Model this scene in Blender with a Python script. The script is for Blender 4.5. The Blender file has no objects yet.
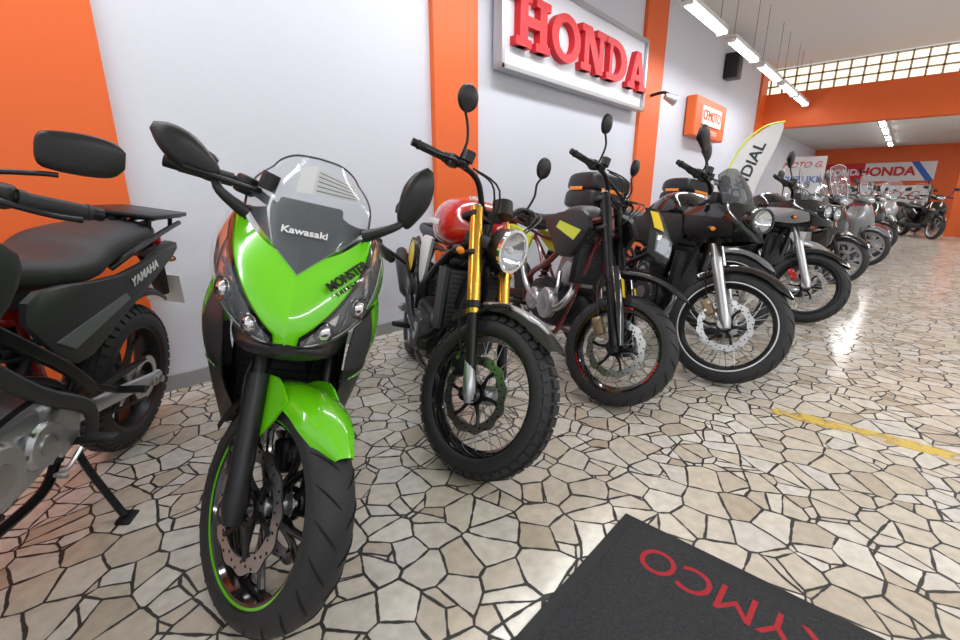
import bpy, bmesh, random
from math import *
from mathutils import Vector as V, Matrix as Mx
random.seed(7)
rad=radians
COL=bpy.context.scene.collection
# ---------------------------------------------------------------- materials
MC={}
def mat(n,c=(.5,.5,.5),r=.5,m=0,coat=0,em=0,alpha=1,bump=0,bs=60,var=0):
    if n in MC: return MC[n]
    M=bpy.data.materials.new(n);M.use_nodes=True;nt=M.node_tree;b=nt.nodes['Principled BSDF']
    b.inputs['Base Color'].default_value=(*c,1);b.inputs['Roughness'].default_value=r;b.inputs['Metallic'].default_value=m
    b.inputs['Coat Weight'].default_value=coat;b.inputs['Coat Roughness'].default_value=.06
    if em: b.inputs['Emission Color'].default_value=(*c,1);b.inputs['Emission Strength'].default_value=em
    if alpha<1: b.inputs['Alpha'].default_value=alpha
    if bump or var:
        tc=nt.nodes.new('ShaderNodeTexCoord');no=nt.nodes.new('ShaderNodeTexNoise');no.inputs['Scale'].default_value=bs;no.inputs['Detail'].default_value=4
        nt.links.new(tc.outputs['Object'],no.inputs['Vector'])
        if bump:
            bp=nt.nodes.new('ShaderNodeBump');bp.inputs['Strength'].default_value=bump;bp.inputs['Distance'].default_value=.01
            nt.links.new(no.outputs['Fac'],bp.inputs['Height']);nt.links.new(bp.outputs['Normal'],b.inputs['Normal'])
        if var:
            mx=nt.nodes.new('ShaderNodeMix');mx.data_type='RGBA'
            mx.inputs[6].default_value=(*[k*(1-var) for k in c],1);mx.inputs[7].default_value=(*[min(1,k*(1+var)) for k in c],1)
            nt.links.new(no.outputs['Fac'],mx.inputs[0]);nt.links.new(mx.outputs[2],b.inputs['Base Color'])
    MC[n]=M;return M
RUB=mat('tyre_rubber',(.022,.022,.024),.62,bump=.15,bs=90);RUB2=mat('groove_rubber',(.004,.004,.004),.9)
BLK=mat('black_plastic',(.010,.010,.011),.42,bump=.05,bs=300);GLB=mat('gloss_black',(.006,.006,.007),.12,coat=1)
SAT=mat('satin_black_metal',(.014,.014,.016),.38,.5);DGR=mat('dark_grey_plastic',(.03,.031,.034),.5)
ALU=mat('cast_aluminium',(.55,.56,.58),.38,.9,bump=.1,bs=80);CHR=mat('chrome',(.85,.85,.87),.08,1);STL=mat('brushed_steel',(.5,.5,.5),.3,1)
GRN=mat('lime_green_paint',(.17,.70,.008),.22,coat=1);GOLD=mat('gold_anodised',(.75,.42,.06),.25,.9)
RED=mat('red_paint',(.55,.012,.012),.2,coat=1);YEL=mat('yellow_plastic',(.85,.62,.03),.4);LYEL=mat('acid_yellow',(.65,.72,.04),.35)
SEA=mat('seat_vinyl',(.022,.022,.025),.55,bump=.2,bs=200);WHT=mat('white_plastic',(.8,.8,.8),.35);SIL=mat('silver_paint',(.45,.46,.48),.28,.5,coat=.6)
GLS=mat('clear_screen',(.35,.40,.44),.03,alpha=.14,coat=.6);SMK=mat('smoked_screen',(.12,.13,.14),.05,alpha=.5);LNS=mat('headlamp_lens',(.6,.65,.7),.03,alpha=.16,coat=1)
ORG=mat('amber_lens',(.9,.28,.02),.2);RLN=mat('red_lens',(.6,.01,.01),.15,coat=1);MIR=mat('mirror_glass',(.8,.8,.82),.02,1)
BRZ=mat('bronze_caliper',(.35,.27,.16),.4,.6);RFR=mat('dark_red_frame_paint',(.16,.012,.016),.3,coat=.5);RCAL=mat('red_caliper',(.6,.02,.02),.35,.3)
HOL=mat('disc_hole',(.01,.01,.01),.9);LED=mat('reflector_bowl',(.7,.72,.75),.12,1);PAP=mat('paper_label',(.8,.8,.78),.8)
BLU=mat('blue_print',(.02,.12,.5),.5);GREYP=mat('grey_paint',(.2,.21,.22),.3,.3,coat=.5);DRED=mat('dark_red_paint',(.2,.01,.01),.25,coat=1)
# ---------------------------------------------------------------- geometry
def cat(pts,k):
    if k<=1 or len(pts)<3: return [tuple(p) for p in pts]
    o=[];n=len(pts)
    for i in range(n-1):
        p0,p1,p2,p3=pts[max(i-1,0)],pts[i],pts[i+1],pts[min(i+2,n-1)]
        for j in range(k):
            t=j/k;o.append(tuple(.5*(2*b+(c-a)*t+(2*a-5*b+4*c-d)*t*t+(3*b-a-3*c+d)*t**3) for a,b,c,d in zip(p0,p1,p2,p3)))
    o.append(tuple(pts[-1]));return o
def tube(pts,r=.01,n=8,k=4,flat=1):
    if not isinstance(r,(list,tuple)): r=[r]*len(pts)
    q=cat([(*p,rr) for p,rr in zip(pts,r)],k);P=[V(p[:3]) for p in q];R=[max(p[3],.0003) for p in q]
    vs=[];fs=[];up=None
    for i,p in enumerate(P):
        t=(P[min(i+1,len(P)-1)]-P[max(i-1,0)]).normalized()
        if up is None: up=V((0,0,1)) if abs(t.z)<.9 else V((1,0,0))
        up=(up-t*up.dot(t)).normalized();s=t.cross(up)
        for j in range(n):
            a=2*pi*j/n;vs.append(p+R[i]*(cos(a)*up+sin(a)*s*flat))
    m=len(P)
    for i in range(m-1):
        for j in range(n): fs.append((i*n+j,i*n+(j+1)%n,(i+1)*n+(j+1)%n,(i+1)*n+j))
    fs.append(tuple(range(n-1,-1,-1)));fs.append(tuple(range((m-1)*n,m*n)));return vs,fs
def cyl(a,b,r,r2=None,n=20): return tube([a,b],[r,r if r2 is None else r2],n,1)
def lathe(prof,n=48,c=(0,0,0),closed=True,wave=None):
    vs=[];fs=[];m=len(prof);c=V(c)
    for i in range(n):
        a=2*pi*i/n
        for (r,y) in prof:
            if wave and r>wave[2]: r=r*(1+wave[0]*cos(wave[1]*a))
            vs.append(c+V((r*cos(a),y,r*sin(a))))
    for i in range(n):
        for j in range(m if closed else m-1):
            fs.append((i*m+j,i*m+(j+1)%m,((i+1)%n)*m+(j+1)%m,((i+1)%n)*m+j))
    return vs,fs
def hull(st,n=24,k=4):
    q=cat(st,k);vs=[];fs=[]
    for (x,z,hy,hz,e) in q:
        for j in range(n):
            a=2*pi*j/n;ca,sa=cos(a),sin(a)
            vs.append(V((x,max(hy,.001)*copysign(abs(ca)**(2/e),ca),z+max(hz,.001)*copysign(abs(sa)**(2/e),sa))))
    m=len(q)
    for i in range(m-1):
        for j in range(n): fs.append((i*n+j,i*n+(j+1)%n,(i+1)*n+(j+1)%n,(i+1)*n+j))
    fs.append(tuple(range(n)));fs.append(tuple(range((m-1)*n,m*n)));return vs,fs
def plate(pts,y0,y1,k=1,ch=.0):
    q=cat(list(pts)+[pts[0]],k)[:-1] if k>1 else list(pts)
    cx=sum(p[0] for p in q)/len(q);cz=sum(p[1] for p in q)/len(q);n=len(q)
    lay=[(y0,1-ch),(y0+(y1-y0)*.15,1),(y1-(y1-y0)*.15,1),(y1,1-ch)] if ch else [(y0,1),(y1,1)]
    vs=[V((cx+(x-cx)*s,y,cz+(z-cz)*s)) for y,s in lay for x,z in q];fs=[]
    for l in range(len(lay)-1):
        for j in range(n): fs.append((l*n+j,l*n+(j+1)%n,(l+1)*n+(j+1)%n,(l+1)*n+j))
    fs.append(tuple(range(n)));fs.append(tuple(range((len(lay)-1)*n,len(lay)*n)));return vs,fs
def bx(c,s,bev=0,R=None):
    bm=bmesh.new();bmesh.ops.create_cube(bm,size=1)
    for v in bm.verts: v.co=V((v.co.x*s[0],v.co.y*s[1],v.co.z*s[2]))
    if bev: bmesh.ops.bevel(bm,geom=bm.edges[:],offset=bev,segments=2,affect='EDGES',profile=.5)
    M=Mx.Translation(c)@(R.to_4x4() if R else Mx.Identity(4))
    vs=[M@v.co for v in bm.verts];bm.verts.index_update();fs=[tuple(v.index for v in f.verts) for f in bm.faces];bm.free();return vs,fs
def sph(c,r,n=16,s=(1,1,1)):
    vs=[];fs=[];m=n//2
    for i in range(m+1):
        t=pi*i/m
        for j in range(n):
            a=2*pi*j/n;vs.append(V((c[0]+r*s[0]*sin(t)*cos(a),c[1]+r*s[1]*sin(t)*sin(a),c[2]+r*s[2]*cos(t))))
    for i in range(m):
        for j in range(n): fs.append((i*n+j,i*n+(j+1)%n,(i+1)*n+(j+1)%n,(i+1)*n+j))
    return vs,fs
def mir(g): return [V((v[0],-v[1],v[2])) for v in g[0]],[tuple(reversed(f)) for f in g[1]]
def xf(g,M): return [M@V(v) for v in g[0]],g[1]
def cb(*gs):
    vs=[];fs=[]
    for g in gs:
        o=len(vs);vs+=list(g[0]);fs+=[tuple(i+o for i in f) for f in g[1]]
    return vs,fs
def both(g): return cb(g,mir(g))
class Surf:
    def __init__(s,G): s.G=G
    def P(s,a,b):
        def ev(L,t):
            n=len(L)-1;x=min(max(t,0),1)*n;i=min(int(x),n-1);f=x-i
            p=[V(L[max(i-1,0)]),V(L[i]),V(L[i+1]),V(L[min(i+2,n)])]
            return .5*(2*p[1]+(p[2]-p[0])*f+(2*p[0]-5*p[1]+4*p[2]-p[3])*f*f+(3*p[1]-p[0]-3*p[2]+p[3])*f**3)
        return ev([ev(row,a) for row in s.G],b)
    def N(s,a,b):
        e=.01;a=min(max(a,e),1-e);b=min(max(b,e),1-e)
        return (s.P(a+e,b)-s.P(a-e,b)).cross(s.P(a,b+e)-s.P(a,b-e)).normalized()
    def strip(s,lo,hi,off=0,k=4,m=4,th=0):
        lo=cat(lo,k);hi=cat(hi,k)
        def sh(off):
            vs=[];fs=[]
            for l,h in zip(lo,hi):
                for j in range(m+1):
                    t=j/m;a=l[0]+(h[0]-l[0])*t;b=l[1]+(h[1]-l[1])*t;vs.append(s.P(a,b)+s.N(a,b)*off)
            for i in range(len(lo)-1):
                for j in range(m): fs.append((i*(m+1)+j,(i+1)*(m+1)+j,(i+1)*(m+1)+j+1,i*(m+1)+j+1))
            return vs,fs
        if not th: return sh(off)
        A=sh(off);B=sh(off-th);n=len(A[0]);L=len(lo);vs=A[0]+B[0];fs=A[1]+[tuple(i+n for i in reversed(f)) for f in B[1]]
        for i in range(L-1):
            for j0 in (0,m): p=i*(m+1)+j0;q=(i+1)*(m+1)+j0;fs.append((p,q,q+n,p+n))
        for i0 in (0,L-1):
            for j in range(m): p=i0*(m+1)+j;fs.append((p,p+1,p+1+n,p+n))
        return vs,fs
    def sheet(s,a0=0,a1=1,b0=0,b1=1,na=16,nb=12,off=0,th=.004):
        return s.strip([(a0+(a1-a0)*i/na,b0) for i in range(na+1)],[(a0+(a1-a0)*i/na,b1) for i in range(na+1)],off,1,nb,th)
def link(o,parent=None):
    COL.objects.link(o)
    if parent: o.parent=parent
    return o
def mkobj(name,g,m,parent=None,smooth=True):
    me=bpy.data.meshes.new(name);me.from_pydata([tuple(v) for v in g[0]],[],g[1]);me.materials.append(m);me.update()
    if smooth: me.shade_smooth();me.set_sharp_from_angle(angle=rad(38))
    return link(bpy.data.objects.new(name,me),parent)
def empty(name,M=None):
    e=bpy.data.objects.new(name,None);e.empty_display_size=.1;link(e)
    if M is not None: e.matrix_world=M
    return e
def text(name,s,size,M,m,parent=None,ext=.001,shear=0,bold=0):
    c=bpy.data.curves.new(name,'FONT');c.body=s;c.size=size;c.extrude=ext;c.align_x='CENTER';c.align_y='CENTER';c.shear=shear;c.offset=bold;c.materials.append(m)
    o=link(bpy.data.objects.new(name,c),parent);o.matrix_local=M;return o
def basis(o,x,y):
    x=V(x).normalized();y=V(y);z=x.cross(y).normalized();y=z.cross(x)
    M=Mx.Identity(4)
    for i in range(3): M[i][0]=x[i];M[i][1]=y[i];M[i][2]=z[i];M[i][3]=o[i]
    return M
# ---------------------------------------------------------------- bike class
class Bike:
    def __init__(s,name,x,y,head,lean=9,Rf=.3,rake=25,steer=28,L=.75,dy=.1):
        s.root=empty(name);s.root.matrix_world=Mx.Translation((x,y,0))@Mx.Rotation(rad(head),4,'Z')@Mx.Rotation(rad(-lean),4,'X')
        s.D={};s.Rf=Rf;s.lean=lean;s.u=V((-sin(rad(rake)),0,cos(rad(rake))));s.fw=V((cos(rad(rake)),0,sin(rad(rake))))
        A=V((0,0,Rf))-s.fw*.04
        s.S=Mx.Translation(A)@Mx.Rotation(rad(steer),4,s.u)@Mx.Translation(-A);s.L=L;s.dy=dy
        s.top=V((0,0,Rf))+s.u*L
    def a(s,part,m,g,F=False):
        if F: g=xf(g,s.S)
        D=s.D.setdefault((part,m.name),[[],[],m]);o=len(D[0]);D[0]+=list(g[0]);D[1]+=[tuple(i+o for i in f) for f in g[1]]
    def done(s):
        for (p,_),(vs,fs,m) in s.D.items(): mkobj(p,(vs,fs),m,s.root)
    def text(s,*a,F=False,**k):
        a=list(a)
        if F: a[3]=s.S@a[3]
        return text(*a,parent=s.root,**k)
def tyre(R,w,h=None):
    h=h or w*.72;p=[]
    for k in range(-7,8):
        t=k/7*rad(82);p.append((R-w*.44+w*.44*cos(t),w*.5*sin(t)/sin(rad(82))))
    p+=[(R-w*.55,w*.485),(R-h*.9,w*.42),(R-h,w*.33),(R-h,-w*.33),(R-h*.9,-w*.42),(R-w*.55,-w*.485)]
    return lathe(p,72)
def knobs(R,w,n=44,rows=((0,.34),(-.3,.2),(.3,.2)),hgt=.008):
    out=[]
    for ri,(a,sz) in enumerate(rows):
        for i in range(n):
            t=2*pi*(i+(.5 if ri%2 else 0))/n;ang=a*2*rad(75);r=R-w*.44+w*.44*cos(ang)
            M=Mx.Rotation(-t,4,'Y')@Mx.Translation((r,w*.5*sin(ang),0))@Mx.Rotation(ang,4,'Z')
            out.append(xf(bx((0,0,0),(hgt*2,w*sz,2*pi*R/n*.68)),M))
    return cb(*out)
def grooves(R,w,n=22):
    out=[]
    for i in range(n):
        for sd in (-1,1):
            pts=[]
            for j in range(5):
                f=j/4;an=sd*rad(8+58*f);t=2*pi*i/n+.22*f+(.14 if sd>0 else 0);r=R-w*.44+(w*.44+.0006)*cos(an);pts.append((r*cos(t),w*.5*sin(an)/sin(rad(82))*1.005,r*sin(t)))
            out.append(tube(pts,[.001,.0028,.003,.0025,.001],4,2))
    return cb(*out)
def rimprof(Rr,w): return [(Rr+.007,w*.40),(Rr+.007,w*.36),(Rr-.006,w*.33),(Rr-.018,w*.12),(Rr-.018,-w*.12),(Rr-.006,-w*.33),(Rr+.007,-w*.36),(Rr+.007,-w*.40),(Rr-.008,-w*.38),(Rr-.022,-w*.2),(Rr-.03,0),(Rr-.022,w*.2),(Rr-.008,w*.38)]
def wheel(b,part,c,R,w,F,kind='spoke',rm=SAT,sm=STL,hub=ALU,disc=.15,dside=-1,knob=False,stripe=None,groove=False,both_disc=False,dm=STL,hw=None,n=36):
    T=Mx.Translation(c);h=w*(hw or .72);Rr=R-h
    def A(p,m,g): b.a(p,m,xf(g,T),F)
    A(part+'_tyre',RUB,tyre(R-(.008 if knob else 0),w,h))
    if knob: A(part+'_tread',RUB,knobs(R-.008,w))
    if groove: A(part+'_tread_groove',RUB2,grooves(R,w))
    A(part+'_rim',rm,lathe(rimprof(Rr,w),64))
    if stripe:
        for sd in (-1,1): A(part+'_rim_stripe',stripe,lathe([(Rr+.008,sd*w*.405),(Rr-.001,sd*w*.403),(Rr-.001,sd*w*.39),(Rr+.008,sd*w*.39)],64))
    A(part+'_hub',hub,lathe([(.0,.055),(.022,.055),(.024,.045),(.04,.042),(.042,.036),(.026,.03),(.024,-.03),(.042,-.036),(.04,-.042),(.024,-.045),(.022,-.055),(0,-.055)],24,closed=False))
    A(part+'_axle',STL,cyl((0,-.13,0),(0,.13,0),.011))
    if kind=='spoke':
        for i in range(n):
            t=2*pi*i/n;sd=-1 if i%2 else 1;tt=t+(.42 if (i//2)%2 else -.42)
            A(part+'_spokes',sm,cyl((.039*cos(tt),sd*.038,.039*sin(tt)),((Rr-.018)*cos(t),sd*.006,(Rr-.018)*sin(t)),.0021,n=5))
    else:
        ns=n if n<12 else 5
        for i in range(ns):
            t0=2*pi*i/ns
            for dt in (-.16,.16):
                q=[(r_*cos(t0+dt*f),0,r_*sin(t0+dt*f)) for r_,f in ((.03,.5),(.09,.35),((Rr)*.62,.7),(Rr-.015,1.25))]
                A(part+'_spokes',rm,tube(q,[.022,.014,.011,.013],8,4,flat=.75))
    for sd in ((-1,1) if both_disc else (dside,)):
        if not disc: continue
        y=sd*.062
        A(part+'_brake_disc',dm,lathe([(disc,y-.0025),(disc,y+.0025),(disc*.76,y+.0025),(disc*.76,y-.0025)],96,wave=(.028,12,disc*.9)))
        for i in range(36):
            t=2*pi*i/36;r=disc*(.82+.06*(i%3))
            A(part+'_disc_holes',HOL,cyl((r*cos(t),y-.0031,r*sin(t)),(r*cos(t),y+.0031,r*sin(t)),disc*.028,n=8))
        for i in range(6):
            t=2*pi*i/6
            A(part+'_disc_carrier',SAT,tube([(.035*cos(t),y*.8,.035*sin(t)),(disc*.55*cos(t+.18),y,disc*.55*sin(t+.18)),(disc*.8*cos(t+.1),y,disc*.8*sin(t+.1))],[.012,.007,.009],6,3))
        A(part+'_disc_carrier',SAT,lathe([(.045,y-.004),(.045,y+.004),(.03,y+.004),(.03,y-.004)],24))
def fork(b,lo=BLK,up=SAT,L1=.45,rl=.024,ru=.021,usd=False,cal=BRZ,cside=(-1,),clamp=SAT,guard=None,disc=.15):
    for sd in (-1,1):
        y=sd*b.dy;c=V((0,y,b.Rf));f0=b.fw*.012
        b.a('fork_lower_leg',lo,tube([c-b.u*.03+f0,c+b.u*.02+f0,c+b.u*.08+f0,c+b.u*L1+f0],[rl*.8,rl*1.15,rl,rl],16,1),True)
        b.a('fork_axle_lug',lo,cyl(c+V((0,-.022,0)),c+V((0,.022,0)),.028),True)
        if usd: b.a('fork_seal',SAT,cyl(c+b.u*(L1-.0)+f0,c+b.u*(L1+.03)+f0,ru*1.1),True)
        b.a('fork_upper_tube',up,cyl(c+b.u*(L1-.02)+f0,c+b.u*(b.L+.03)+f0,ru,n=18),True)
        b.a('fork_cap',STL,cyl(c+b.u*(b.L+.03)+f0,c+b.u*(b.L+.042)+f0,ru*.7),True)
        if guard: b.a('fork_guard',guard,tube([c+b.u*.0+f0*3.4,c+b.u*.2+f0*3.6,c+b.u*.42+f0*3.2],[.02,.034,.03],10,3,flat=.9),True)
    for l in (b.L,b.L-.17):
        p=V((0,0,b.Rf))+b.u*l
        R=Mx(((b.fw.x,0,b.u.x),(0,1,0),(b.fw.z,0,b.u.z)))
        b.a('triple_clamp',clamp,bx(p-b.fw*.01,(.075,b.dy*2+.06,.028),.008,R),True)
    for sd in cside:
        t=rad(148);r=disc*.95;c=V((r*cos(t),sd*.066,b.Rf+r*sin(t)))
        b.a('brake_caliper',cal,bx(c,(.055,.05,.10),.012,Mx.Rotation(rad(-35),3,'Y')),True)
        b.a('caliper_bolts',STL,cyl(c+V((.0,sd*.02,.025)),c+V((0,sd*.03,.025)),.009,n=6),True)
        b.a('caliper_bolts',STL,cyl(c+V((.0,sd*.02,-.025)),c+V((0,sd*.03,-.025)),.009,n=6),True)
        b.a('brake_hose',BLK,tube([c+V((-.02,0,.04)),c+V((-.08,sd*.03,.2)),V((-.2,sd*.07,b.Rf+.45)),b.top+V((.02,sd*.05,-.02))],.005,6,5),True)
def bars(b,w=.78,rise=.1,pull=.14,off=(0,0),mirror='round',ms=.33,mh=.17,mm=BLK,bm=SAT,guards=None,cross=False,msc=1):
    C=b.top+V((off[0],0,.04+off[1]));h=w/2
    pts=[(C.x,0,C.z),(C.x,.07,C.z),(C.x-.005,.16,C.z+rise*.8),(C.x-pull*.35,h*.62,C.z+rise),(C.x-pull,h,C.z+rise*.93)]
    full=[(p[0],-p[1],p[2]) for p in reversed(pts[1:])]+pts
    b.a('handlebar',bm,tube(full,.0125,10,5),True)
    if cross: b.a('handlebar_brace',bm,cyl((C.x,-.15,C.z+rise*.75),(C.x,.15,C.z+rise*.75),.008),True)
    b.a('bar_clamp',bm,bx((C.x,0,C.z-.012),(.05,.1,.045),.008),True)
    for sd in (-1,1):
        for k_ in range(2): b.a('control_cables',BLK,tube([(C.x+.02,sd*(.2+.03*k_),C.z+rise),(C.x+.1+.03*k_,sd*.16,C.z+rise*.6),(C.x+.08,sd*.07,C.z-.1),(C.x-.02,sd*.04,C.z-.25)],.004,6,5),True)
        P=lambda f:V((pts[3][0],sd*pts[3][1],pts[3][2])).lerp(V((pts[-1][0],sd*h,pts[-1][2])),f)
        g0,g1=P(.3),P(1);d=(g1-g0).normalized()
        b.a('grip',RUB,tube([g0,g0+d*.012,g0+d*.014,g1-d*.01,g1-d*.009,g1],[.02,.02,.0165,.0165,.019,.018],14,1),True)
        b.a('bar_end',SAT,cyl(g1,g1+d*.022,.015),True)
        b.a('switchgear',BLK,bx(g0-d*.025,(.045,.045,.05),.01),True)
        b.a('lever',SAT,tube([g0-d*.05+V((.035,0,0)),g0+V((.06,0,-.004)),g0+d*.07+V((.06,0,-.012)),g1-d*.005+V((.05,0,-.012))],[.008,.007,.006,.007],8,4),True)
        b.a('lever_perch',SAT,bx(g0-d*.055+V((.02,0,0)),(.05,.03,.03),.008),True)
        if sd<0: b.a('brake_reservoir',BLK,cyl(g0-d*.06+V((.03,0,.015)),g0-d*.06+V((.03,0,.055)),.024),True)
        if mirror:
            q=V((g0.x+.02-.03,sd*ms,C.z+rise+mh));base=g0-d*.05+V((0,0,.01))
            b.a('mirror_stalk',SAT,tube([base,base+V((.01,sd*.005,mh*.35)),q+V((.02,-sd*.03,-mh*.3)),q+V((.01,0,-.02))],.0055,8,4),True)
            if mirror=='round':
                b.a('mirror',mm,xf(lathe([(0,.022),(.025,.019),(.047,.008),(.052,-.004),(.05,-.008),(0,-.008)],28,closed=False),Mx.Translation(q+V((0,0,.03)))@Mx.Rotation(rad(-90),4,'Z')),True)
                b.a('mirror_glass',MIR,xf(lathe([(0,-.0095),(.047,-.0095)],28,closed=False),Mx.Translation(q+V((0,0,.03)))@Mx.Rotation(rad(-90),4,'Z')),True)
            else:
                g=hull([(-.085,0,.004,.02,2),(-.07,.0,.014,.042,2.6),(0,.004,.022,.05,2.8),(.06,.006,.018,.043,2.8),(.085,.01,.004,.02,2)],16,4)
                b.a('mirror',mm,xf(g,Mx.Translation(q+V((0,sd*.03,.03)))@Mx.Rotation(rad(90*sd),4,'Z')@Mx.Rotation(rad(-5),4,'Y')@Mx.Scale(msc,4)),True)
                b.a('mirror_glass',MIR,bx(q+V((-.0215*msc,sd*.03,.034)),(.002,.13*msc,.07*msc),.0),True)
def fender(b,c,R,th0,th1,w,m,drop=.035,F=True,part='front_fender',n=26,tip=1.0,th=.004,flare=0):
    G=[]
    for i in range(n+1):
        f=i/n;t=rad(th0+(th1-th0)*f);row=[]
        ww=w*(1-(1-tip)*max(0,1-f*3)**1.5)*(1+flare*f)
        for a,dr in ((-.5,1),(-.49,.5),(-.38,.1),(-.2,-.05),(0,-.15),(.2,-.05),(.38,.1),(.49,.5),(.5,1)):
            r=R-drop*dr*(1 if f>.12 else .35+f*5);row.append((c[0]+r*cos(t),c[1]+a*ww,c[2]+r*sin(t)))
        G.append(row)
    vs=[V(p) for r in G for p in r];k=9;fs=[(i*k+j,i*k+j+1,(i+1)*k+j+1,(i+1)*k+j) for i in range(n) for j in range(k-1)]
    N=len(vs);cc=V(c)
    vs2=[p-(V((p.x-cc.x,0,p.z-cc.z)).normalized())*th for p in vs]
    fs2=[tuple(i+N for i in reversed(f)) for f in fs]
    ed=[(i*k+j0,(i+1)*k+j0,(i+1)*k+j0+N,i*k+j0+N) for i in range(n) for j0 in (0,k-1)]+[(i0*k+j,i0*k+j+1,i0*k+j+1+N,i0*k+j+N) for i0 in (0,n) for j in range(k-1)]
    b.a(part,m,(vs+vs2,fs+fs2+ed),F)
def roundlamp(b,c,r=.085,shell=BLK,bez=CHR,F=True,part='headlight',sy=1):
    M=Mx.Translation(c)@Mx.Rotation(rad(-90),4,'Z')@Mx.Scale(sy,4,(1,0,0))
    b.a(part+'_shell',shell,xf(lathe([(0,-.1),(r*.5,-.09),(r*.85,-.05),(r,0),(r,.02)],36,closed=False),M),F)
    b.a(part+'_bezel',bez,xf(lathe([(r,.015),(r*1.04,.02),(r*1.03,.034),(r*.9,.034),(r*.88,.022)],36),M),F)
    b.a(part+'_reflector',LED,xf(lathe([(0,-.02),(r*.5,-.005),(r*.88,.024)],36,closed=False),M),F)
    b.a(part+'_bulb',WHT,sph(V(c)+V((.012,0,0)),.016),F)
    b.a(part+'_lens',LNS,xf(lathe([(0,.042),(r*.5,.039),(r*.9,.028)],36,closed=False),M),F)
def indicator(b,p,sd,F=False,s=1):
    p=V(p);b.a('indicator_stem',BLK,cyl(p,p+V((0,sd*.05*s,0)),.007),F)
    b.a('indicator',BLK,sph(p+V((-.004,sd*.075*s,0)),.026*s,14,(.9,1.1,.75)),F);b.a('indicator_lens',ORG,sph(p+V((.006,sd*.075*s,0)),.022*s,14,(.8,1.1,.7)),F)
def engine(b,cm=SAT,fin=SAT,x=-.62,z=.40,fins=True,tilt=20,cover=None,twin=False,hw=.14):
    cover=cover or cm
    o=[(x-.26,z+.02),(x-.22,z-.1),(x-.05,z-.15),(x+.15,z-.12),(x+.21,z),(x+.15,z+.12),(x-.02,z+.15),(x-.2,z+.12)]
    b.a('crankcase',cm,plate(o,-hw,hw,3,.12))
    for sd in (-1,1):
        for (dx,dz,r,t) in ((.07,0,.095,.05),(-.12,-.01,.075,.035)):
            y0=sd*(hw-.01);y1=sd*(hw+t)
            b.a('engine_cover',cover,tube([(x+dx,y0,z+dz),(x+dx,y1-sd*.012,z+dz),(x+dx,y1,z+dz)],[r,r,r*.86],32,1))
            b.a('cover_ring',STL,cyl((x+dx,y1,z+dz),(x+dx,y1+sd*.004,z+dz),r*.45,n=24))
            for i in range(7):
                a=2*pi*i/7;b.a('cover_bolts',STL,cyl((x+dx+r*.93*cos(a),y1-sd*.016,z+dz+r*.93*sin(a)),(x+dx+r*.93*cos(a),y1-sd*.004,z+dz+r*.93*sin(a)),.007,n=6))
        b.a('engine_casting',cm,bx((x-.03,sd*(hw+.004),z+.07),(.2,.02,.05),.008))
    R=Mx.Rotation(rad(tilt),3,'Y');c0=V((x+.06,0,z+.13));ax=R@V((0,0,1))
    W=.26 if not twin else .34
    b.a('cylinder',fin,bx(c0+ax*.07,(.15,W*.75,.17),.012,R))
    if fins:
        for i in range(7): b.a('cylinder_fins',fin,bx(c0+ax*(.01+.021*i),(.19,W*.9,.007),.003,R))
    b.a('cylinder_head',fin,bx(c0+ax*.2,(.18,W*.92,.09),.02,R));b.a('valve_cover',cover,bx(c0+ax*.265,(.15,W*.8,.05),.02,R))
    return c0+ax*.2
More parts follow.
